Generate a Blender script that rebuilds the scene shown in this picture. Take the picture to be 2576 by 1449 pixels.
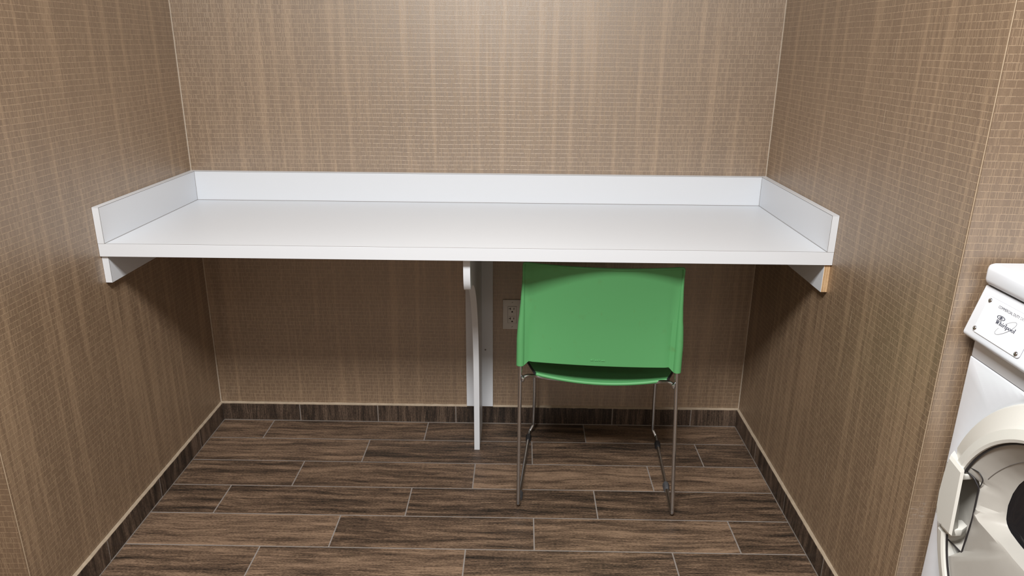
import bpy, bmesh, math, random
from mathutils import Vector, Matrix
random.seed(7)
S = bpy.context.scene
COL = S.collection
for o in list(bpy.data.objects):
    bpy.data.objects.remove(o)
PI = math.pi

# ------------------------------------------------------------------ camera
CX, CY, CZ = 1.16839, -2.55891, 1.40978
YAW, PIT, ROL, F = -0.01159, -0.32086, 0.00871, 1832.659
fw = Vector((math.sin(YAW)*math.cos(PIT), math.cos(YAW)*math.cos(PIT), math.sin(PIT)))
rt = fw.cross(Vector((0, 0, 1))).normalized(); up = rt.cross(fw)
r2 = math.cos(ROL)*rt + math.sin(ROL)*up; u2 = -math.sin(ROL)*rt + math.cos(ROL)*up
cam_data = bpy.data.cameras.new('camera'); cam = bpy.data.objects.new('camera', cam_data); COL.objects.link(cam)
cam_data.sensor_fit = 'HORIZONTAL'; cam_data.sensor_width = 36.0; cam_data.lens = F/2576*36.0
cam_data.clip_start = 0.02
M = Matrix((r2, u2, -fw)).transposed().to_4x4(); M.translation = Vector((CX, CY, CZ)); cam.matrix_world = M
S.camera = cam

# ------------------------------------------------------------------ world, light, exposure
W_ = bpy.data.worlds.new('world'); S.world = W_; W_.use_nodes = True
W_.node_tree.nodes['Background'].inputs[0].default_value = (1, 1, 1, 1)
W_.node_tree.nodes['Background'].inputs[1].default_value = 0.05
S.view_settings.view_transform = 'Standard'; S.view_settings.look = 'None'
S.view_settings.gamma = 1.0; S.view_settings.use_curve_mapping = False
S.view_settings.exposure = 0.0
CEIL = 2.55
LAMPS = [  # x, y, size x, size y, watts   (recessed fluorescent ceiling panels)
    (1.00, -2.25, 0.80, 0.50, 116.0),
    (1.00, -3.65, 1.20, 0.60, 10.0),
]
for (lx, ly, sx, sy, pw) in LAMPS:
    ld = bpy.data.lights.new('ceiling_panel_light', 'AREA'); ld.shape = 'RECTANGLE'
    ld.size = sx; ld.size_y = sy; ld.energy = pw; ld.color = (1.0, 0.985, 0.955)
    lo = bpy.data.objects.new('ceiling_panel_light', ld); COL.objects.link(lo)
    lo.location = (lx, ly, CEIL-0.012)

# ------------------------------------------------------------------ measured sizes
WX = 2.0256            # alcove width
DR, DL = 1.1857, 1.1328  # depth of right / left alcove wall
HC, DC, CT, HS = 0.8817, 0.6274, 0.0366, 0.1023
XL, XR, YB = -1.15, 2.95, -4.1

# ------------------------------------------------------------------ helpers
def tag(o, label=None, cat=None, group=None, kind=None):
    if label: o['label'] = label
    if cat: o['category'] = cat
    if group: o['group'] = group
    if kind: o['kind'] = kind
    return o

def empty(name, loc, rz=0.0):
    o = bpy.data.objects.new(name, None); COL.objects.link(o)
    o.location = loc; o.rotation_euler = (0, 0, rz); o.empty_display_size = 0.05
    return o

def obj(name, bm, mats, parent=None, smooth=None):
    bmesh.ops.recalc_face_normals(bm, faces=bm.faces[:])
    if smooth is not None:
        a = math.radians(smooth)
        for f in bm.faces: f.smooth = True
        for e in bm.edges:
            if len(e.link_faces) == 2:
                e.smooth = e.calc_face_angle(0) < a
    me = bpy.data.meshes.new(name); bm.to_mesh(me); bm.free()
    for m in (mats if isinstance(mats, (list, tuple)) else [mats]): me.materials.append(m)
    o = bpy.data.objects.new(name, me); COL.objects.link(o)
    if parent: o.parent = parent
    return o

def nb(): return bmesh.new()

def box(bm, x0, x1, y0, y1, z0, z1, bev=0.0, seg=2, mi=0):
    vs = [bm.verts.new((x, y, z)) for x in (x0, x1) for y in (y0, y1) for z in (z0, z1)]
    idx = [(0,1,3,2),(4,6,7,5),(0,4,5,1),(2,3,7,6),(0,2,6,4),(1,5,7,3)]
    fs = [bm.faces.new([vs[i] for i in q]) for q in idx]
    for f in fs: f.material_index = mi
    if bev > 0:
        es = list({e for f in fs for e in f.edges})
        r = bmesh.ops.bevel(bm, geom=es, offset=bev, segments=seg, affect='EDGES', profile=0.5)
        for f in r['faces']: f.material_index = mi
    return fs

def prism(bm, pts, ext, mi=0, bev=0.0, seg=2):
    """closed polygon pts (3-D, planar) pushed along the vector ext"""
    ext = Vector(ext)
    a = [bm.verts.new(p) for p in pts]; b = [bm.verts.new(Vector(p)+ext) for p in pts]
    n = len(pts); fs = [bm.faces.new(a), bm.faces.new(b[::-1])]
    for i in range(n): fs.append(bm.faces.new((a[i], a[(i+1) % n], b[(i+1) % n], b[i])))
    for f in fs: f.material_index = mi
    if bev > 0:
        bmesh.ops.recalc_face_normals(bm, faces=fs)
        es = list({e for f in fs for e in f.edges if e.calc_face_angle(0) > 0.35})
        bmesh.ops.bevel(bm, geom=es, offset=bev, segments=seg, affect='EDGES', profile=0.5)
    return fs

def fillet(pts, rad, n=6):
    """round the corners of a polyline"""
    P = [Vector(p) for p in pts]; out = [P[0]]
    for i in range(1, len(P)-1):
        a, b, c = P[i-1], P[i], P[i+1]
        d1 = (a-b).normalized(); d2 = (c-b).normalized()
        ang = d1.angle(d2)
        r = rad[i] if isinstance(rad, (list, tuple)) else rad
        t = min(r/math.tan(ang/2), (a-b).length*0.48, (c-b).length*0.48)
        p0 = b+d1*t; p2 = b+d2*t
        for k in range(n+1):
            s = k/n; out.append(p0*(1-s)**2 + b*2*s*(1-s) + p2*s*s)
    out.append(P[-1]); return out

def tube(bm, pts, r, n=12, mi=0, cap=True):
    P = [Vector(p) for p in pts]; rings = []
    T = []
    for i in range(len(P)):
        a = P[max(i-1, 0)]; b = P[min(i+1, len(P)-1)]; T.append((b-a).normalized())
    ref = Vector((0, 0, 1)) if abs(T[0].z) < 0.9 else Vector((1, 0, 0))
    N = (ref - T[0]*ref.dot(T[0])).normalized()
    for i in range(len(P)):
        N = (N - T[i]*N.dot(T[i])).normalized(); B = T[i].cross(N)
        rr = r[i] if isinstance(r, (list, tuple)) else r
        rings.append([bm.verts.new(P[i] + rr*(math.cos(2*PI*k/n)*N + math.sin(2*PI*k/n)*B)) for k in range(n)])
    for a, b in zip(rings, rings[1:]):
        for k in range(n):
            f = bm.faces.new((a[k], a[(k+1) % n], b[(k+1) % n], b[k])); f.material_index = mi
    if cap:
        for q in (rings[0], rings[-1][::-1]):
            f = bm.faces.new(q); f.material_index = mi

def loft(bm, rings, closed=True, capA=False, capB=False, mi=0):
    R = [[bm.verts.new(p) for p in ring] for ring in rings]
    for a, b in zip(R, R[1:]):
        n = len(a)
        for k in range(n if closed else n-1):
            f = bm.faces.new((a[k], a[(k+1) % n], b[(k+1) % n], b[k])); f.material_index = mi
    if capA: bm.faces.new(R[0][::-1]).material_index = mi
    if capB: bm.faces.new(R[-1]).material_index = mi
    return R

def dome(bm, c, nrm, r, h, n=16, rings=4):
    """screw-head dome on a surface with normal nrm"""
    nrm = Vector(nrm).normalized(); ref = Vector((0, 0, 1)) if abs(nrm.z) < 0.9 else Vector((1, 0, 0))
    a = ref.cross(nrm).normalized(); b = nrm.cross(a); c = Vector(c); R = []
    for i in range(rings):
        t = i/(rings)*PI/2
        R.append([c + nrm*(h*math.sin(t)) + r*math.cos(t)*(math.cos(2*PI*k/n)*a + math.sin(2*PI*k/n)*b) for k in range(n)])
    V = loft(bm, R, True, True, False)
    top = bm.verts.new(c+nrm*h); L = V[-1]
    for k in range(n): bm.faces.new((L[k], L[(k+1) % n], top))

# ------------------------------------------------------------------ materials
class NT:
    def __init__(s, name):
        s.m = bpy.data.materials.new(name); s.m.use_nodes = True; s.t = s.m.node_tree
        s.b = s.t.nodes['Principled BSDF']
    def n(s, k, **kw):
        x = s.t.nodes.new(k)
        for a, v in kw.items(): setattr(x, a, v)
        return x
    def lk(s, a, b): s.t.links.new(a, b)
    def put(s, sock, v):
        if isinstance(v, (int, float)): sock.default_value = v
        elif isinstance(v, (tuple, list)): sock.default_value = tuple(v) + ((1,) if len(v) == 3 and sock.type == 'RGBA' else ())
        else: s.lk(v, sock)
    def ma(s, op, a, b=0.0, c=None):
        x = s.n('ShaderNodeMath', operation=op); s.put(x.inputs[0], a); s.put(x.inputs[1], b)
        if c is not None: s.put(x.inputs[2], c)
        return x.outputs[0]
    def ss(s, v, lo, hi, a=0.0, b=1.0):
        x = s.n('ShaderNodeMapRange', interpolation_type='SMOOTHSTEP'); s.put(x.inputs[0], v)
        for i, q in enumerate((lo, hi, a, b)): x.inputs[i+1].default_value = q
        return x.outputs[0]
    def vec(s, x, y, z=0.0):
        c = s.n('ShaderNodeCombineXYZ')
        for i, q in enumerate((x, y, z)): s.put(c.inputs[i], q)
        return c.outputs[0]
    def noise(s, v, scale=1.0, det=2.0, rough=0.5, dist=0.0):
        x = s.n('ShaderNodeTexNoise'); s.put(x.inputs['Vector'], v); x.inputs['Scale'].default_value = scale
        x.inputs['Detail'].default_value = det; x.inputs['Roughness'].default_value = rough
        x.inputs['Distortion'].default_value = dist
        return x.outputs['Fac']
    def white(s, v):
        x = s.n('ShaderNodeTexWhiteNoise', noise_dimensions='3D'); s.put(x.inputs['Vector'], v); return x.outputs['Value']
    def mix(s, f, a, b):
        x = s.n('ShaderNodeMix', data_type='RGBA'); s.put(x.inputs[0], f); s.put(x.inputs[6], a); s.put(x.inputs[7], b); return x.outputs[2]
    def co(s):
        t = s.n('ShaderNodeTexCoord'); p = s.n('ShaderNodeSeparateXYZ'); s.lk(t.outputs['Object'], p.inputs[0]); return p.outputs
    def bump(s, h, strength, dist):
        x = s.n('ShaderNodeBump'); s.put(x.inputs['Height'], h); x.inputs['Strength'].default_value = strength
        x.inputs['Distance'].default_value = dist; s.lk(x.outputs[0], s.b.inputs['Normal'])

def plain(name, col, rough=0.5, metal=0.0, spec=0.5, noise=0.0, nscale=40.0, bump=0.0):
    t = NT(name); c = tuple(col)
    if noise > 0:
        tc = t.n('ShaderNodeTexCoord'); f = t.noise(tc.outputs['Object'], nscale, 3.0)
        lo = tuple(q*(1-noise) for q in c); hi = tuple(min(1, q*(1+noise)) for q in c)
        t.put(t.b.inputs['Base Color'], t.mix(f, lo, hi))
        if bump > 0: t.bump(f, bump, 0.001)
    else: t.b.inputs['Base Color'].default_value = c + (1,)
    t.b.inputs['Roughness'].default_value = rough; t.b.inputs['Metallic'].default_value = metal
    t.b.inputs['Specular IOR Level'].default_value = spec
    return t.m

WALL_DARK = (0.102, 0.058, 0.029)
WALL_MID = (0.275, 0.180, 0.105)
WALL_THREAD = (0.60, 0.43, 0.27)
def wallpaper(name, axis):
    t = NT(name); X = t.co(); u = X[axis]; v = X[2]
    P = 0.0145
    wob = t.noise(t.vec(t.ma('MULTIPLY', u, 4.0), t.ma('MULTIPLY', v, 6.0), 3.0), 1.0, 2.0)
    q = t.ma('ADD', t.ma('DIVIDE', v, P), t.ma('MULTIPLY', wob, 0.5))
    row = t.ma('FLOOR', q); fr = t.ma('FRACT', q)
    d = t.ma('MULTIPLY', t.ma('MINIMUM', fr, t.ma('SUBTRACT', 1.0, fr)), P)
    hl = t.ss(d, 0.00025, 0.00075, 1.0, 0.0)
    lineid = t.ma('FLOOR', t.ma('ADD', q, 0.5))
    pres = t.noise(t.vec(t.ma('MULTIPLY', u, 75.0), t.ma('MULTIPLY', lineid, 7.31), 0.0), 1.0, 3.0, 0.75)
    hl = t.ma('MULTIPLY', hl, t.ss(pres, 0.36, 0.56, 0.22, 1.0))
    # short vertical threads, re-drawn in every row
    C = 0.0023
    qc = t.ma('DIVIDE', u, C); colm = t.ma('FLOOR', qc); fc = t.ma('FRACT', qc)
    h1 = t.white(t.vec(colm, row, 1.0)); h2 = t.white(t.vec(colm, 5.0, 2.0))
    clus = t.noise(t.vec(t.ma('MULTIPLY', u, 38.0), 1.7, 0.0), 1.0, 2.0)
    thr = t.ma('ADD', t.ma('MULTIPLY', h1, 0.55), t.ma('ADD', t.ma('MULTIPLY', h2, 0.35), t.ma('MULTIPLY', clus, 0.45)))
    on = t.ss(thr, 0.735, 0.80)
    dv = t.ma('MULTIPLY', t.ma('ABSOLUTE', t.ma('SUBTRACT', fc, 0.5)), C)
    vl = t.ma('MULTIPLY', t.ss(dv, 0.0002, 0.00055, 1.0, 0.0), on)
    # broad soft vertical streaks
    s1 = t.noise(t.vec(t.ma('MULTIPLY', u, 34.0), t.ma('MULTIPLY', v, 0.9), 9.0), 1.0, 2.0, 0.55)
    s2 = t.noise(t.vec(t.ma('MULTIPLY', u, 120.0), t.ma('MULTIPLY', v, 5.0), 4.0), 1.0, 2.0, 0.6)
    st = t.ma('ADD', t.ss(s1, 0.50, 0.66, 0.0, 0.75), t.ss(s2, 0.40, 0.75, 0.0, 0.30))
    fib = t.noise(t.vec(t.ma('MULTIPLY', u, 620.0), t.ma('MULTIPLY', v, 70.0), 0.0), 1.0, 2.0)
    cl = t.noise(t.vec(t.ma('MULTIPLY', u, 3.0), t.ma('MULTIPLY', v, 3.0), 0.0), 1.0, 3.0)
    spk = t.noise(t.vec(t.ma('MULTIPLY', u, 420.0), t.ma('MULTIPLY', v, 300.0), 7.0), 1.0, 2.0)
    f = t.ma('ADD', t.ma('ADD', t.ma('MULTIPLY', st, 0.60), t.ma('ADD', t.ma('MULTIPLY', fib, 0.55), t.ma('MULTIPLY', t.ma('SUBTRACT', spk, 0.42), 0.62))), t.ma('SUBTRACT', t.ma('MULTIPLY', cl, 0.25), 0.12))
    base = t.mix(f, WALL_DARK, WALL_MID)
    th = t.ma('MAXIMUM', hl, t.ma('MULTIPLY', vl, 0.8))
    colr = t.mix(t.ma('MULTIPLY', th, 0.60), base, WALL_THREAD)
    if axis == 1:   # a wallpaper seam on the right wall, open in places
        sd = t.ma('ABSOLUTE', t.ma('SUBTRACT', u, t.ma('ADD', -0.7830, t.ma('MULTIPLY', t.noise(t.vec(0.0, 0.0, v), 3.0, 1.0), 0.002))))
        sp_ = t.noise(t.vec(2.0, 0.0, t.ma('MULTIPLY', v, 9.0)), 1.0, 3.0)
        sm = t.ma('MULTIPLY', t.ss(sd, 0.0003, 0.0009, 1.0, 0.0), t.ma('MULTIPLY', t.ss(sp_, 0.50, 0.62), t.ma('GREATER_THAN', X[0], 1.0)))
        colr = t.mix(t.ma('MULTIPLY', sm, 0.7), colr, (0.62, 0.50, 0.36))
    else:           # pale scuffs low on the outer corner beside the dryer
        n_ = t.noise(t.vec(t.ma('MULTIPLY', u, 60.0), t.ma('MULTIPLY', v, 190.0), 3.0), 1.0, 3.0)
        bx_ = t.ma('MULTIPLY', t.ss(t.ma('ABSOLUTE', t.ma('SUBTRACT', v, 0.450)), 0.012, 0.030, 1.0, 0.0), t.ss(t.ma('ABSOLUTE', t.ma('SUBTRACT', u, 2.046)), 0.015, 0.026, 1.0, 0.0))
        sm = t.ma('MULTIPLY', bx_, t.ss(n_, 0.52, 0.66))
        colr = t.mix(t.ma('MULTIPLY', sm, 0.35), colr, (0.50, 0.45, 0.40))
    t.put(t.b.inputs['Base Color'], colr)
    t.put(t.b.inputs['Roughness'], t.ma('SUBTRACT', 0.48, t.ma('MULTIPLY', th, 0.08)))
    t.b.inputs['Specular IOR Level'].default_value = 0.5
    t.b.inputs['IOR'].default_value = 2.8
    t.b.inputs['Specular Tint'].default_value = (1.0, 0.95, 0.885, 1)
    t.bump(t.ma('ADD', th, t.ma('ADD', t.ma('MULTIPLY', fib, 0.5), t.ma('MULTIPLY', spk, 0.6))), 0.38, 0.0006)
    return t.m

def wood_tile_col(t, along, across, seed, dark=(0.017, 0.0125, 0.0095), mid=(0.092, 0.058, 0.038), lite=(0.26, 0.172, 0.113)):
    """stained wood figure running along one axis, different on every tile"""
    sa = t.ma('ADD', along, t.ma('MULTIPLY', seed, 37.0)); sc = t.ma('ADD', across, t.ma('MULTIPLY', seed, 11.0))
    warp = t.noise(t.vec(t.ma('MULTIPLY', sa, 3.2), t.ma('MULTIPLY', sc, 9.0), seed), 1.0, 2.0)
    sc2 = t.ma('ADD', sc, t.ma('MULTIPLY', t.ma('SUBTRACT', warp, 0.5), 0.045))
    g1 = t.noise(t.vec(t.ma('MULTIPLY', sa, 3.0), t.ma('MULTIPLY', sc2, 42.0), 0.0), 1.0, 4.0, 0.62)
    g2 = t.noise(t.vec(t.ma('MULTIPLY', sa, 16.0), t.ma('MULTIPLY', sc2, 260.0), 5.0), 1.0, 3.0, 0.6)
    g3 = t.noise(t.vec(t.ma('MULTIPLY', sa, 120.0), t.ma('MULTIPLY', sc, 420.0), 2.0), 1.0, 2.0, 0.6)
    g = t.ma('ADD', t.ma('ADD', t.ma('MULTIPLY', g1, 0.58), t.ma('MULTIPLY', g2, 0.36)), t.ma('MULTIPLY', g3, 0.36))
    g = t.ma('ADD', g, t.ma('MULTIPLY', t.ma('SUBTRACT', t.white(t.vec(seed, 3.0, 8.0)), 0.5), 0.10))
    c = t.mix(t.ss(g, 0.49, 0.67), dark, mid)
    return t.mix(t.ss(g, 0.61, 0.82), c, lite), g

def floor_mat():
    t = NT('wood_look_floor_tile'); X = t.co(); x = X[0]; y = X[1]
    RW, L, G = 0.155, 0.60802, 0.0019
    q = t.ma('DIVIDE', t.ma('SUBTRACT', 0.00934, y), RW); row = t.ma('FLOOR', q); fr = t.ma('FRACT', q)
    off = t.ma('SUBTRACT', 0.2065, t.ma('MULTIPLY', row, L/3))
    qx = t.ma('DIVIDE', t.ma('SUBTRACT', x, off), L); cell = t.ma('FLOOR', qx); fx = t.ma('FRACT', qx)
    dy = t.ma('MULTIPLY', t.ma('MINIMUM', fr, t.ma('SUBTRACT', 1.0, fr)), RW)
    dx = t.ma('MULTIPLY', t.ma('MINIMUM', fx, t.ma('SUBTRACT', 1.0, fx)), L)
    d = t.ma('MINIMUM', dx, dy)
    wv = t.noise(t.vec(t.ma('MULTIPLY', x, 60.0), t.ma('MULTIPLY', y, 60.0), 0.0), 1.0, 2.0)
    d2 = t.ma('ADD', d, t.ma('MULTIPLY', t.ma('SUBTRACT', wv, 0.5), 0.0008))
    gm = t.ss(d2, G*0.75, G*1.25, 1.0, 0.0)
    seed = t.ma('ADD', t.ma('MULTIPLY', t.white(t.vec(row, cell, 1.0)), 1.0), 0.0)
    wood, g = wood_tile_col(t, x, y, seed)
    gc = t.mix(wv, (0.19, 0.165, 0.150), (0.30, 0.27, 0.25))
    t.put(t.b.inputs['Base Color'], t.mix(gm, wood, gc))
    t.put(t.b.inputs['Roughness'], t.ma('ADD', t.ma('MULTIPLY', g, 0.14), t.ma('ADD', 0.40, t.ma('MULTIPLY', gm, 0.25))))
    t.b.inputs['Specular IOR Level'].default_value = 0.45
    t.bump(t.ma('SUBTRACT', t.ma('MULTIPLY', g, 0.5), gm), 0.35, 0.0012)
    return t.m

def base_mat(name, axis):
    t = NT(name); X = t.co(); u = X[axis]; z = X[2]
    seed = t.white(t.vec(t.ma('FLOOR', t.ma('DIVIDE', t.ma('SUBTRACT', u, 0.005), 0.306)), float(axis), 3.0))
    wood, g = wood_tile_col(t, z, u, seed, (0.012, 0.0095, 0.008), (0.050, 0.034, 0.025), (0.155, 0.108, 0.078))
    t.put(t.b.inputs['Base Color'], wood); t.b.inputs['Roughness'].default_value = 0.42
    t.b.inputs['Specular IOR Level'].default_value = 0.45
    t.bump(g, 0.25, 0.001)
    return t.m

def chair_plastic():
    t = NT('green_plastic'); tc = t.n('ShaderNodeTexCoord'); O = tc.outputs['Object']
    n1 = t.noise(O, 9.0, 3.0, 0.6); n2 = t.noise(O, 30.0, 3.0, 0.65); n3 = t.noise(O, 1500.0, 1.0)
    X = t.co(); n4 = t.noise(t.vec(t.ma('MULTIPLY', X[0], 70.0), t.ma('MULTIPLY', X[1], 70.0), t.ma('MULTIPLY', X[2], 18.0)), 1.0, 2.0)
    sm = t.ma('MULTIPLY', t.ss(n1, 0.52, 0.72), t.ss(n2, 0.48, 0.70))
    smr = t.ma('MULTIPLY', t.ss(n4, 0.70, 0.80), 0.6)
    c = t.mix(t.ma('MULTIPLY', sm, 0.7), (0.102, 0.350, 0.132), (0.105, 0.235, 0.075))
    c = t.mix(t.ma('MULTIPLY', smr, 0.5), c, (0.120, 0.260, 0.080))
    t.put(t.b.inputs['Base Color'], c); t.b.inputs['Roughness'].default_value = 0.48
    t.b.inputs['Specular IOR Level'].default_value = 0.4
    t.bump(n3, 0.06, 0.0004)
    return t.m

def ply_mat():
    t = NT('raw_plywood_edge'); X = t.co()
    lay = t.noise(t.vec(t.ma('MULTIPLY', X[0], 300.0), t.ma('MULTIPLY', X[1], 300.0), t.ma('MULTIPLY', X[2], 9.0)), 1.0, 3.0)
    n2 = t.noise(t.vec(t.ma('MULTIPLY', X[0], 900.0), 0.0, t.ma('MULTIPLY', X[2], 160.0)), 1.0, 2.0)
    f = t.ma('ADD', t.ma('MULTIPLY', lay, 0.75), t.ma('MULTIPLY', n2, 0.25))
    c = t.mix(t.ss(f, 0.32, 0.62), (0.30, 0.17, 0.075), (0.62, 0.43, 0.25))
    t.put(t.b.inputs['Base Color'], c); t.b.inputs['Roughness'].default_value = 0.75
    return t.m

m_wx = wallpaper('woven_vinyl_wallpaper', 0)
m_wy = wallpaper('woven_vinyl_wallpaper_side', 1)
m_floor = floor_mat()
m_bx = base_mat('wood_look_base_tile', 0); m_by = base_mat('wood_look_base_tile_side', 1)
m_grout = plain('grout', (0.24, 0.212, 0.192), 0.8, noise=0.25, nscale=200)
m_caulk = plain('tan_caulk', (0.36, 0.29, 0.215), 0.45, noise=0.25, nscale=60, bump=0.3)
m_paper_edge = plain('pale_paper_edge', (0.52, 0.455, 0.375), 0.6, noise=0.15, nscale=90)
m_bead = plain('tan_corner_bead', (0.36, 0.275, 0.19), 0.6, noise=0.2, nscale=120)
m_ceil = plain('ceiling_white', (0.52, 0.51, 0.50), 0.9, noise=0.05, nscale=90)
m_white = plain('white_laminate', (0.665, 0.695, 0.740), 0.36, noise=0.012, nscale=500, spec=0.45)
m_seam = plain('laminate_seam', (0.20, 0.185, 0.175), 0.7)
m_ply = ply_mat()
m_green = chair_plastic()
m_chrome = plain('chrome', (0.62, 0.65, 0.69), 0.16, 1.0, noise=0.06, nscale=120)
m_black = plain('black_plastic', (0.018, 0.018, 0.020), 0.5, noise=0.2, nscale=90)
m_glide = plain('grey_rubber', (0.065, 0.066, 0.072), 0.7, noise=0.25, nscale=120, bump=0.3)
m_enamel = plain('white_enamel', (0.745, 0.785, 0.85), 0.22, noise=0.01, nscale=200)
m_cream = plain('cream_door_plastic', (0.70, 0.695, 0.655), 0.33, noise=0.015, nscale=200)
m_dish = plain('warm_grey_door_plastic', (0.43, 0.415, 0.385), 0.30, noise=0.03, nscale=60)
m_gask = plain('dark_gasket', (0.020, 0.018, 0.020), 0.45)
m_glass = plain('dark_window_glass', (0.012, 0.012, 0.014), 0.06, spec=0.6)
m_ink = plain('dark_ink', (0.035, 0.04, 0.07), 0.5)
m_ink2 = plain('light_ink', (0.30, 0.30, 0.33), 0.5)
m_plate = plain('white_name_plate', (0.82, 0.84, 0.88), 0.25)
m_outlet = plain('white_outlet_plastic', (0.66, 0.635, 0.60), 0.35)
m_hole = plain('dark_slot', (0.006, 0.006, 0.006), 0.8)
m_lens = plain('lamp_housing', (0.75, 0.75, 0.75), 0.5)

# ------------------------------------------------------------------ room shell
TH = 0.10
def struct(name, bm, mats, label, cat, smooth=None):
    return tag(obj(name, bm, mats, None, smooth), label, cat, kind='structure')

bm = nb(); box(bm, XL-TH, XR+TH, YB-TH, 0.0+TH, -0.08, 0.0)
struct('floor', bm, m_floor, 'dark brown wood-look plank tile floor with grey grout', 'floor')
bm = nb(); box(bm, XL-TH, XR+TH, YB-TH, TH, CEIL, CEIL+0.08)
struct('ceiling', bm, m_ceil, 'flat white ceiling above the alcove', 'ceiling')
bm = nb(); box(bm, 0.0, WX, 0.0, TH, 0.0, CEIL)
struct('wall_back', bm, m_wx, 'brown woven wallpaper wall at the back of the alcove', 'wall')
# left alcove wall with its return, and right alcove wall with its return: each one L-shaped wall
def wall_pair(name, x_face, x_out, depth, label, side):
    bm = nb()
    x0, x1 = sorted((x_face, x_out))
    for f in box(bm, x0, x1, -depth, TH, 0.0, CEIL):
        f.material_index = 0
    bm.normal_update()
    bmesh.ops.recalc_face_normals(bm, faces=bm.faces[:])
    for f in bm.faces: f.material_index = 0 if abs(f.normal.x) > 0.5 else 1
    # soften the outer corner a little
    ed = [e for e in bm.edges if all(abs(v.co.x-x_face) < 1e-6 and abs(v.co.y+depth) < 1e-6 for v in e.verts)]
    bmesh.ops.bevel(bm, geom=ed, offset=0.003, segments=3, affect='EDGES')
    return struct(name, bm, [m_wy, m_wx], label, 'wall', 30)
wall_pair('wall_left', 0.0, XL-TH, DL, 'brown woven wallpaper wall left of the counter', 'left')
wall_pair('wall_right', WX, XR+TH, DR, 'brown woven wallpaper wall right of the counter, ending beside the dryer', 'right')
bm = nb(); box(bm, XL-TH, XL, YB, -DL, 0.0, CEIL)
struct('wall_far_left', bm, m_wy, 'brown wallpaper wall far left, outside the view', 'wall')
bm = nb(); box(bm, XR, XR+TH, YB, -DR, 0.0, CEIL)
struct('wall_far_right', bm, m_wy, 'brown wallpaper wall behind the dryer', 'wall')
bm = nb(); box(bm, XL-TH, XR+TH, YB-TH, YB, 0.0, CEIL)
struct('wall_front', bm, m_wx, 'brown wallpaper wall behind the viewer', 'wall')

# pale paper edges in the corners
def strip(name, x0, x1, y0, y1, z0, z1, label, m=m_paper_edge):
    bm = nb(); box(bm, x0, x1, y0, y1, z0, z1)
    return struct(name, bm, m, label, 'trim')
HB, TB = 0.0715, 0.0085
strip('trim_1', 0.0, 0.0026, -0.0022, 0.0, HB+.003, CEIL, 'thin pale wallpaper edge in the back left corner')
strip('trim_2', WX-0.0024, WX, -0.0020, 0.0, HB+.003, CEIL, 'thin pale wallpaper edge in the back right corner')
def corner_bead(name, x, y, sx, label):
    bm = nb()
    tube(bm, [(x-0.0007*sx, y+0.0007, 0.0755), (x-0.0007*sx, y+0.0007, CEIL)], 0.0012, 10)
    return struct(name, bm, m_bead, label, 'trim', 60)
corner_bead('trim_3', WX+0.001, -DR+0.001, -1, 'thin pale bead on the outer corner of the right wall')
corner_bead('trim_4', -0.001, -DL+0.001, 1, 'thin pale bead on the outer corner of the left wall')

# tiled skirting: tiles with grout joints and a line of caulk on top
def skirting(name, axis, a0, a1, face, out, joints, label, mat, start=None):
    """axis 0: runs along x with its face at y = face*out ; axis 1: runs along y"""
    bm = nb(); G = 0.0016
    cuts = [a0] + sorted(j for j in joints if a0 < j < a1) + [a1]
    def bx(p0, p1, o0, o1, z0, z1, mi, bev=0.0):
        lo, hi = sorted((face+out*o0, face+out*o1))
        if axis == 0: box(bm, p0, p1, lo, hi, z0, z1, bev, 2, mi)
        else: box(bm, lo, hi, p0, p1, z0, z1, bev, 2, mi)
    bx(a0, a1, 0.0, TB-0.0006, 0.0, HB-0.0008, 1)
    for p, q in zip(cuts, cuts[1:]):
        bx(p+G, q-G, 0.0005, TB + random.uniform(-.0004, .0004), 0.0022, HB + random.uniform(-.0007, .0007), 0, 0.0007)
    # caulk on top, slightly uneven
    n = max(8, int((a1-a0)/0.02)); rings = []
    for i in range(n+1):
        p = a0+(a1-a0)*i/n; h = HB+0.0038+random.uniform(-.0006, .0006); w = TB-0.0008+random.uniform(-.0007, .0007)
        prof = [(0.0, HB-0.001), (w, HB-0.001), (w, HB+0.0012), (0.0022, h+0.001), (0.0, h+0.0022)]
        rings.append([(p, face+out*o, z) if axis == 0 else (face+out*o, p, z) for o, z in prof])
    loft(bm, rings, True, True, True, 2)
    # grout bead along the floor
    bx(a0, a1, 0.0, TB+0.0012, 0.0, 0.0020, 1)
    return struct(name, bm, [mat, m_grout, m_caulk], label, 'baseboard')
skirting('baseboard_back', 0, 0.0, WX, 0.0, -1, [0.005+0.306*k for k in range(1, 7)], 'dark wood-look tile baseboard along the back wall', m_bx)
skirting('baseboard_left', 1, -DL-TB, -TB, 0.0, 1, [-0.2257, -0.5317, -0.8438], 'dark wood-look tile baseboard along the left wall', m_by)
skirting('baseboard_right', 1, -DR-TB, -TB, WX, -1, [-0.2563, -0.5613, -0.8706], 'dark wood-look tile baseboard along the right wall', m_by)
skirting('baseboard_left_return', 0, XL, 0.0, -DL, -1, [-0.3, -0.6, -0.9], 'dark wood-look tile baseboard left of the alcove', m_bx)
skirting('baseboard_right_return', 0, WX, XR, -DR, -1, [2.33, 2.64], 'dark wood-look tile baseboard behind the dryer side', m_bx)

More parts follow.
